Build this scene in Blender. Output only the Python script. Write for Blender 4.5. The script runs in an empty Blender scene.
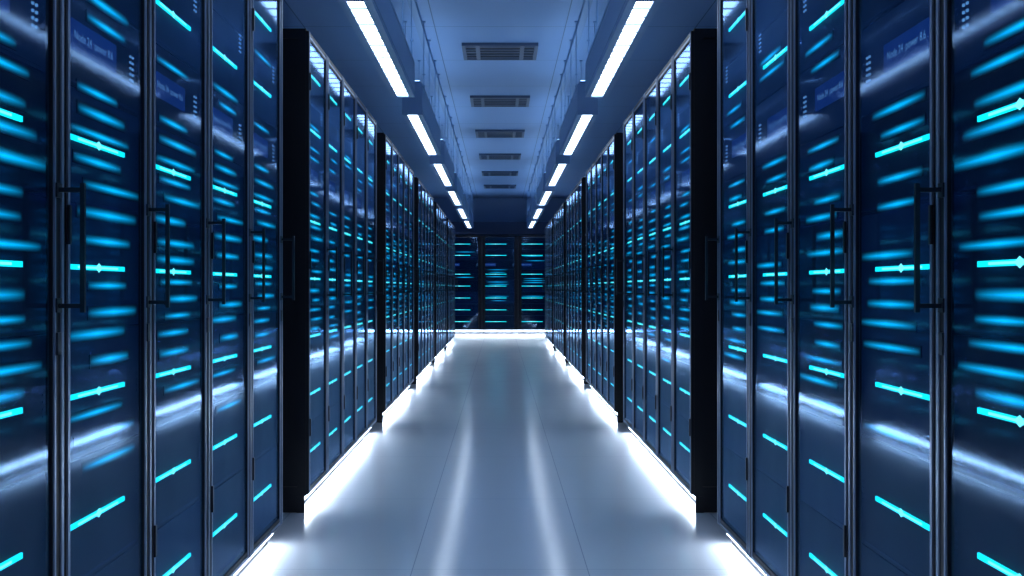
import bpy, math, random
random.seed(4)
sc=bpy.context.scene
try:
    sc.view_settings.view_transform='Standard'
    sc.view_settings.look='None'
except Exception as e: print(e)
CAM=1.17
# ---------------- materials ----------------
def new(name):
    m=bpy.data.materials.new(name); m.use_nodes=True
    nt=m.node_tree; nt.nodes.clear()
    o=nt.nodes.new('ShaderNodeOutputMaterial')
    return m,nt,o
def princ(name,col,rough=.5,metal=0,noise=0.0,nscale=20,spec=.5,em=None):
    m,nt,o=new(name)
    p=nt.nodes.new('ShaderNodeBsdfPrincipled')
    p.inputs['Base Color'].default_value=(*col,1)
    p.inputs['Roughness'].default_value=rough
    p.inputs['Metallic'].default_value=metal
    p.inputs['Specular IOR Level'].default_value=spec
    if em:
        p.inputs['Emission Color'].default_value=(*em,1); p.inputs['Emission Strength'].default_value=1
        m.cycles.emission_sampling='NONE'
    if noise>0:
        tc=nt.nodes.new('ShaderNodeTexCoord'); n=nt.nodes.new('ShaderNodeTexNoise')
        n.inputs['Scale'].default_value=nscale
        nt.links.new(tc.outputs['Object'],n.inputs['Vector'])
        mr=nt.nodes.new('ShaderNodeMapRange')
        mr.inputs['To Min'].default_value=max(0,rough-noise); mr.inputs['To Max'].default_value=rough+noise
        nt.links.new(n.outputs['Fac'],mr.inputs['Value'])
        nt.links.new(mr.outputs[0],p.inputs['Roughness'])
    nt.links.new(p.outputs[0],o.inputs[0]); return m
def emis(name,col,s,sample=True):
    m,nt,o=new(name)
    e=nt.nodes.new('ShaderNodeEmission'); e.inputs[0].default_value=(*col,1); e.inputs[1].default_value=s
    nt.links.new(e.outputs[0],o.inputs[0])
    if not sample: m.cycles.emission_sampling='NONE'
    return m
def math_n(nt,op,a,b=None,clamp=False):
    n=nt.nodes.new('ShaderNodeMath'); n.operation=op; n.use_clamp=clamp
    for i,v in enumerate((a,b)):
        if v is None: continue
        if isinstance(v,(int,float)): n.inputs[i].default_value=v
        else: nt.links.new(v,n.inputs[i])
    return n.outputs[0]
M_BODY=princ('rack_black_steel',(.005,.007,.013),.45,0,.08,spec=.3)
M_FRAME=princ('door_frame_metal',(.20,.26,.38),.32,.6,.05)
M_SERV=princ('server_faceplate',(.003,.006,.016),.5,0,.1,8,spec=.08,em=(.0004,.0022,.0105))  # faint blue emission stands in for light inside the rack
M_SERV2=princ('server_chassis_blue',(.005,.012,.038),.5,0,.1,8,spec=.08,em=(.0006,.0036,.0165))  # chassis too: interior light put into its colour as weak emission
M_LED=emis('cyan_led',(.006,.82,.92),1.7,False)
M_LEDC=emis('cyan_led_core',(.22,.95,1.0),1.9,False)
M_STRIP=emis('white_base_led',(.68,.82,1.0),24)
M_HANDLE=princ('handle_dark_metal',(.03,.035,.05),.3,.7)
M_SCR=emis('label_screen',(.010,.045,.25),.55,False)
M_TXT=emis('label_text',(.2,.45,.9),.6,False)
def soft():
    m,nt,o=new('cyan_led_painted_glow')  # soft LED blur painted as a UV falloff of emission
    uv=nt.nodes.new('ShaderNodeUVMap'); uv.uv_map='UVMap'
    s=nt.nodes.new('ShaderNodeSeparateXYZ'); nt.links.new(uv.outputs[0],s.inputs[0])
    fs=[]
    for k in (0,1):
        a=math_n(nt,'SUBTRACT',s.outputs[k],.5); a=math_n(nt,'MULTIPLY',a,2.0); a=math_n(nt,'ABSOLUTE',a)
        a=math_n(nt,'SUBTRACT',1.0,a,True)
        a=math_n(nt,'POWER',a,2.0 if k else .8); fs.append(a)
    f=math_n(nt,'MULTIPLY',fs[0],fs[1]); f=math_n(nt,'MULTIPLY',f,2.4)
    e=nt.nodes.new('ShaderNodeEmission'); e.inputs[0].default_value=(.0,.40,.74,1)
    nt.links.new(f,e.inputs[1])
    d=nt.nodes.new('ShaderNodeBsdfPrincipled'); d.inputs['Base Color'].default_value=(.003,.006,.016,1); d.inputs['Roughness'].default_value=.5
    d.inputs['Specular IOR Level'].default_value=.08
    d.inputs['Emission Color'].default_value=(.0004,.0022,.0105,1); d.inputs['Emission Strength'].default_value=1  # same painted interior glow as the faceplates
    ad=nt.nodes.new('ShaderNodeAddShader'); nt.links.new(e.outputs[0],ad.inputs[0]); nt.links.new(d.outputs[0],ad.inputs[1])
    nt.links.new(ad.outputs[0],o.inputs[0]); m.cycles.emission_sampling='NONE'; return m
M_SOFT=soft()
def glass():
    m,nt,o=new('tinted_door_glass')
    lw=nt.nodes.new('ShaderNodeLayerWeight'); lw.inputs[0].default_value=.5
    p=math_n(nt,'POWER',lw.outputs['Facing'],4.2)
    p=math_n(nt,'MULTIPLY',p,.64); p=math_n(nt,'ADD',p,.05,True)
    t=nt.nodes.new('ShaderNodeBsdfTransparent'); t.inputs[0].default_value=(.64,.86,1,1)
    g=nt.nodes.new('ShaderNodeBsdfGlossy'); g.inputs[0].default_value=(.42,.67,1,1); g.inputs['Roughness'].default_value=.065
    mx=nt.nodes.new('ShaderNodeMixShader'); nt.links.new(p,mx.inputs[0]); nt.links.new(t.outputs[0],mx.inputs[1]); nt.links.new(g.outputs[0],mx.inputs[2])
    nt.links.new(mx.outputs[0],o.inputs[0]); return m
M_GLASS=glass()
MATS=[M_BODY,M_FRAME,M_SERV,M_SERV2,M_LED,M_LEDC,M_STRIP,M_HANDLE,M_SCR,M_TXT,M_SOFT,M_GLASS]
(BODY,FRAME,SERV,SERV2,LED,LEDC,STRIP,HANDLE,SCR,TXT,SOFT,GLASS)=range(12)

# ---------------- mesh builder ----------------
class MB:
    def __init__(s): s.v=[];s.f=[];s.m=[];s.uv=[]
    def box(s,a,b,mat):
        x0,y0,z0=a;x1,y1,z1=b; n=len(s.v)
        s.v+=[(x0,y0,z0),(x1,y0,z0),(x1,y1,z0),(x0,y1,z0),(x0,y0,z1),(x1,y0,z1),(x1,y1,z1),(x0,y1,z1)]
        for q in ((0,3,2,1),(4,5,6,7),(0,1,5,4),(1,2,6,5),(2,3,7,6),(3,0,4,7)):
            s.f.append([n+i for i in q]); s.m.append(mat); s.uv.append(None)
    def poly(s,pts,mat,uv=None):
        n=len(s.v); s.v+=pts; s.f.append(list(range(n,n+len(pts)))); s.m.append(mat); s.uv.append(uv)
    def mesh(s,name,mats,xf=None,flip=False):
        me=bpy.data.meshes.new(name)
        vs=[xf(p) for p in s.v] if xf else s.v
        fs=[f[::-1] for f in s.f] if flip else s.f
        me.from_pydata(vs,[],fs)
        for m in mats: me.materials.append(m)
        me.polygons.foreach_set('material_index',s.m)
        ul=me.uv_layers.new(name='UVMap')
        for p,u in zip(me.polygons,s.uv):
            if u:
                uu=u[::-1] if flip else u
                for li,c in zip(p.loop_indices,uu): ul.data[li].uv=c
        me.update(); return me
def add(name,me,loc=(0,0,0),rot=(0,0,0),parent=None):
    o=bpy.data.objects.new(name,me); sc.collection.objects.link(o); o.location=loc; o.rotation_euler=rot
    if parent: o.parent=parent
    return o

def text_polys(txt,size):
    c=bpy.data.curves.new('t','FONT'); c.body=txt; c.size=size; c.align_x='CENTER'; c.align_y='CENTER'; c.resolution_u=2
    o=bpy.data.objects.new('t',c); sc.collection.objects.link(o)
    dg=bpy.context.evaluated_depsgraph_get(); me=o.evaluated_get(dg).to_mesh()
    vs=[tuple(v.co) for v in me.vertices]; fs=[list(p.vertices) for p in me.polygons]
    o.evaluated_get(dg).to_mesh_clear(); bpy.data.objects.remove(o); bpy.data.curves.remove(c)
    return vs,fs
TV,TF=text_polys("Node 24  power 8.6",.030)

TOP=2.52; BOT=.085
LEDZ=[CAM+h for h in (1.13,.84,.355,.05,-.257,-.562,-.865)]
LABZ=CAM+.60
def rack(w,side,seed,dens=1.0,thick=0,cap=False):
    """local: u = depth into rack, v = along the row; side -1 => left row (x=-u), +1 => right row (x=u)"""
    r=random.Random(seed); b=MB(); D=1.0
    for v0,v1 in ((0.002,.028),(w-.028,w-.002)):
        b.box((.010,v0,BOT),(.055,v1,TOP),BODY); b.box((D-.04,v0,BOT),(D,v1,TOP),BODY)
    for v0,v1 in ((.008,.02),(w-.02,w-.008)): b.box((.055,v0,BOT),(D-.04,v1,TOP),BODY)
    for v0,v1 in ((0.002,.02),(w-.02,w-.002)):
        for z0,z1 in ((BOT,BOT+.05),(TOP-.05,TOP)): b.box((.055,v0,z0),(D-.04,v1,z1),BODY)
    b.box((.010,.028,TOP-.03),(D,w-.028,TOP),BODY); b.box((.010,.028,BOT),(D,w-.028,BOT+.03),BODY)
    b.box((D-.02,.03,BOT+.03),(D,w-.03,TOP-.03),BODY)
    b.box((.06,.01,0),(D-.03,w-.01,BOT),BODY)
    b.box((.038,.012 if cap else 0,.045),(.06,w,.080),STRIP)
    if cap: b.box((.018,.001,.0),(.06,.011,BOT),BODY)
    gl,gr=.030+thick,w-.066-thick*.5
    for v0,v1 in ((.004,gl),(gr,w-.004)):
        b.box((-.005,v0,BOT+.01),(.010,v1,TOP-.012),BODY)
    for v0,v1 in ((.010,.022),(w-.026,w-.012),(gr+.003,gr+.011)):
        b.box((-.009,v0,BOT+.012),(-.005,v1,TOP-.014),FRAME if not thick else HANDLE)
    for z0,z1 in ((BOT+.01,BOT+.045),(TOP-.055,TOP-.012)):
        b.box((-.005,gl,z0),(.010,gr,z1),BODY)
        b.box((-.008,gl,z0+.008),(-.005,gr,z0+.018),FRAME)
    for z in (.4,1.27,2.2): b.box((-.016,.002,z),(-.009,.014,z+.09),HANDLE)
    z0,z1=BOT+.045,TOP-.055
    b.poly([(-.001,gl,z0),(-.001,gl,z1),(-.001,gr,z1),(-.001,gr,z0)],GLASS)
    hv=w-.046
    b.box((-.070,hv-.005,1.115),(-.060,hv+.005,1.405),HANDLE)
    for z in (1.125,1.385): b.box((-.062,hv-.005,z),(-.005,hv+.005,z+.010),HANDLE)
    for z in (1.115,1.373): b.box((-.013,hv-.013,z),(-.0055,hv+.013,z+.032),HANDLE)
    b.box((-.013,hv-.010,1.02),(-.005,hv+.010,1.07),HANDLE)
    a,c=.034,w-.034
    def q(u,v0,v1,z0,z1,mat,uv=None):
        b.poly([(u,v0,z0),(u,v0,z1),(u,v1,z1),(u,v1,z0)],mat,uv)
    allz=LEDZ+[LABZ]
    vm=.225*w/.6; L=.182*w/.6
    for z in LEDZ:
        b.box((.003,vm-L,z-.0062),(.008,vm+L,z+.0062),LED)
        b.poly([(.0025,vm-.024,z),(.0025,vm,z+.012),(.0025,vm+.024,z),(.0025,vm,z-.012)],LEDC)  # LED sparkle put into the shape as a glowing diamond
        b.box((.0020,vm-.13,z-.0028),(.003,vm+.13,z+.0028),LEDC)
    # chassis: large multi-unit bays flush behind the glass, one per LED bar
    zs=sorted(allz); edges=[BOT+.05]+[(zs[i]+zs[i+1])/2 for i in range(len(zs)-1)]+[TOP-.06]
    for i in range(len(zs)):
        m=r.choice((SERV,SERV,SERV2))
        b.box((.012,a,edges[i]+.002),(.85,c,edges[i+1]-.002),m)
        b.box((.0105,a+.008,edges[i]+.010),(.012,c-.05,edges[i]+.016),SERV2)
        for k in range(4):
            b.box((.0108,c-.045,zs[i]-.03+.016*k),(.012,c-.015,zs[i]-.025+.016*k),SERV2)
    # secondary LED rows, their blurred glow painted into the emission
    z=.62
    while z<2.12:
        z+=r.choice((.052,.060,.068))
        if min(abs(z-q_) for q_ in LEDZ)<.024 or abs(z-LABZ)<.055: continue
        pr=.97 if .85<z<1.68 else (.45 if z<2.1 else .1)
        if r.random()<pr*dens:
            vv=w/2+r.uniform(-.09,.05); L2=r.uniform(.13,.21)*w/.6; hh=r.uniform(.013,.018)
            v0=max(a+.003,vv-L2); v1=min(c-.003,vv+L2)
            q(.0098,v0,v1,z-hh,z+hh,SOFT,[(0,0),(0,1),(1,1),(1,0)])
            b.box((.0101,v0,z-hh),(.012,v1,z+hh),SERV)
    z=LABZ; v0=a+.02; v1=min(c-.14,v0+.30)
    b.box((.006,v0,z-.036),(.0118,v1,z+.036),SCR)
    n=len(b.v); cv=(v0+v1)/2; sg=1 if side<0 else -1
    for (x,y,_) in TV: b.v.append((.0055,cv+x*sg,z+y))
    for f in TF:
        b.f.append([n+i for i in f]); b.m.append(TXT); b.uv.append(None)
    for zc in (LABZ,CAM+.95):
        for i in range(5):
            for j in range(2):
                vv=c-.10+j*.018; zz=zc-.035+i*.016
                b.box((.008,vv,zz),(.0118,vv+.007,zz+.006),TXT)
    b.box((.35,w*.25,TOP),(.65,w*.75,TOP+.02),HANDLE)
    if side<0: return b.mesh('server_rack_mesh',MATS,lambda p:(-p[0],p[1],p[2]),True)
    return b.mesh('server_rack_mesh',MATS)

W=.6; var={s:[rack(W,s,10+i) for i in range(4)] for s in (-1,1)}
capv={s:rack(W,s,31,cap=True) for s in (-1,1)}
PITCH=3.66; G0=1.80
for g in range(-1,6):
    ys=G0+g*PITCH
    for i in range(5):
        for s in (-1,1):
            me=capv[s] if i==0 else var[s][(g*3+i*2+(s>0))%4]
            add('server_rack',me,(s*1.0,ys+i*W,0))
bw=.93; bk=[rack(bw,-1,50+i,.3,.06) for i in range(3)]
BY=27.0
for i in range(5):
    add('server_rack',bk[i%3],(-2.5*bw+i*bw,BY,0),(0,0,-math.pi/2))

# ---------------- room ----------------
Y0,Y1,XW,H=-2.6,28.1,2.45,CAM+2.4
def tile_mat(name,col,seam,tx,ty,ox,oy,rough,wd=.004,spec=.5):
    m,nt,o=new(name)
    tc=nt.nodes.new('ShaderNodeTexCoord'); s=nt.nodes.new('ShaderNodeSeparateXYZ'); nt.links.new(tc.outputs['Object'],s.inputs[0])
    def line(c,t,off):
        a=math_n(nt,'ADD',c,off+1000*t); a=math_n(nt,'MODULO',a,t); a=math_n(nt,'SUBTRACT',a,t/2); a=math_n(nt,'ABSOLUTE',a)
        return math_n(nt,'GREATER_THAN',a,t/2-wd)
    l=math_n(nt,'MAXIMUM',line(s.outputs[0],tx,ox),line(s.outputs[1],ty,oy))
    mix=nt.nodes.new('ShaderNodeMix'); mix.data_type='RGBA'
    nt.links.new(l,mix.inputs[0]); mix.inputs[6].default_value=(*col,1); mix.inputs[7].default_value=(*seam,1)
    n=nt.nodes.new('ShaderNodeTexNoise'); n.inputs['Scale'].default_value=3; nt.links.new(tc.outputs['Object'],n.inputs['Vector'])
    mr=nt.nodes.new('ShaderNodeMapRange'); mr.inputs['To Min'].default_value=rough-.02; mr.inputs['To Max'].default_value=rough+.02
    nt.links.new(n.outputs['Fac'],mr.inputs['Value'])
    p=nt.nodes.new('ShaderNodeBsdfPrincipled'); p.inputs['Specular IOR Level'].default_value=spec
    nt.links.new(mix.outputs[2],p.inputs['Base Color']); nt.links.new(mr.outputs[0],p.inputs['Roughness'])
    nt.links.new(p.outputs[0],o.inputs[0]); return m
M_FLOOR=tile_mat('floor_tiles',(.88,.90,.96),(.50,.54,.66),.728,1.456,.364,0,.15,.002,1.0)
M_CEIL=tile_mat('ceiling_tiles',(.31,.46,.70),(.10,.18,.33),1.2,1.42,.6,.3,.5,.005)
M_WALL=princ('wall_paint_blue',(.3,.42,.62),.6,0,.1)
def slab(name,a,b,mat):
    m=MB(); m.box(a,b,0); return add(name,m.mesh(name,[mat]))
slab('floor',(-XW,Y0,-.1),(XW,Y1,0),M_FLOOR)
slab('ceiling',(-XW,Y0,H),(XW,Y1,H+.1),M_CEIL)
slab('wall_left',(-XW-.1,Y0,-.1),(-XW,Y1,H+.1),M_WALL)
slab('wall_right',(XW,Y0,-.1),(XW+.1,Y1,H+.1),M_WALL)
slab('wall_back',(-XW-.1,Y1,-.1),(XW+.1,Y1+.1,H+.1),M_WALL)
slab('wall_front',(-XW-.1,Y0-.1,-.1),(XW+.1,Y0,H+.1),M_WALL)
M_DARK=princ('dark_blue_trim',(.03,.05,.11),.5)
M_RAIL=princ('ceiling_rail_paint',(.22,.34,.54),.45)
slab('trim_1',(-XW,BY+.1,TOP+.03),(XW,BY+.35,TOP+.36),M_DARK)
slab('trim_2',(-.76,Y0,H-.05),(-.70,Y1,H),M_RAIL)
slab('trim_3',(.70,Y0,H-.05),(.76,Y1,H),M_RAIL)

# ---------------- ceiling vents ----------------
M_VENT=princ('vent_grille_metal',(.10,.13,.2),.4,.2); M_VD=princ('vent_dark',(.01,.015,.03),.6)
def vent():
    b=MB(); hx,hy=.375,.33; t=.035
    b.box((-hx,-hy,-.03),(hx,-hy+t,0),0); b.box((-hx,hy-t,-.03),(hx,hy,0),0)
    b.box((-hx,-hy+t,-.03),(-hx+t,hy-t,0),0); b.box((hx-t,-hy+t,-.03),(hx,hy-t,0),0)
    b.box((-hx+t,-hy+t,-.006),(hx-t,hy-t,0),1)
    n=5
    for i in range(n):
        y=-hy+t+(i+.5)*(2*hy-2*t)/n
        b.box((-hx+t,y-.02,-.026),(hx-t,y+.02,-.018),0)
    for x in (-.22,.22): b.box((x-.02,-hy+t,-.029),(x+.02,hy-t,-.006),0)
    return b.mesh('ceiling_vent',[M_VENT,M_VD])
vm=vent()
for k in range(-3,6): add('ceiling_vent',vm,(0,10.6+2.82*k,H))

# ---------------- linear lights ----------------
M_DIFF=emis('light_diffuser',(.66,.80,1.0),7)
M_FILL=emis('added_ceiling_fill',(.32,.58,1.0),5)  # blue fill emitter, added to brighten the ceiling
M_HOUS=princ('light_housing',(.34,.47,.70),.4,.0)
def fixture():
    b=MB(); L=2.82; h=.28; e=.046
    b.box((-.09,0,0),(-e,L,h),0); b.box((e,0,0),(.09,L,h),0)
    b.box((-e,0,0),(e,.02,h),0); b.box((-e,L-.02,0),(e,L,h),0)
    b.box((-e,.02,.04),(e,L-.02,h),0)
    for x in (-.093,.090): b.box((x,0,h-.03),(x+.003,L,h-.022),2); b.box((x,0,.03),(x+.003,L,.036),2)
    n=16; s=(L-.04)/n
    for i in range(n):
        b.box((-e,.02+i*s+.010,.010),(e,.02+(i+1)*s-.010,.025),1)
        if i: b.box((-e,.02+i*s-.010,.006),(e,.02+i*s+.010,.04),0)
    b.box((-.07,.02,h),(.07,L-.02,h+.02),2)
    b.box((-.06,.04,h+.02),(.06,L-.04,h+.03),3)  # added upward fill, unseen from below
    top=H-(CAM+1.52)
    for y in (.25,.95,L-.95,L-.25):
        for x in (-.088,.080):
            b.box((x,y-.004,h),(x+.008,y+.004,top),2)
            b.box((x-.010,y-.016,top-.012),(x+.018,y+.016,top),2)
            b.box((x-.004,y-.012,h),(x+.012,y+.012,h+.03),2)
    return b.mesh('linear_ceiling_light',[M_HOUS,M_DIFF,M_RAIL,M_FILL])
fm=fixture()
for k in range(-2,6):
    for x in (-.77,.77): add('linear_ceiling_light',fm,(x,5.55+3.66*k,CAM+1.52))

# ---------------- world & camera ----------------
w=bpy.data.worlds.new('World'); sc.world=w; w.use_nodes=True
w.node_tree.nodes['Background'].inputs[0].default_value=(.02,.05,.15,1)
cd=bpy.data.cameras.new('camera'); cam=bpy.data.objects.new('camera',cd); sc.collection.objects.link(cam)
cam.location=(0,0,CAM); cam.rotation_euler=(math.pi/2,0,0)
cd.sensor_width=36; cd.lens=1050/1024*36; cd.shift_x=12/1024; cd.clip_start=.02; cd.clip_end=100
sc.camera=cam
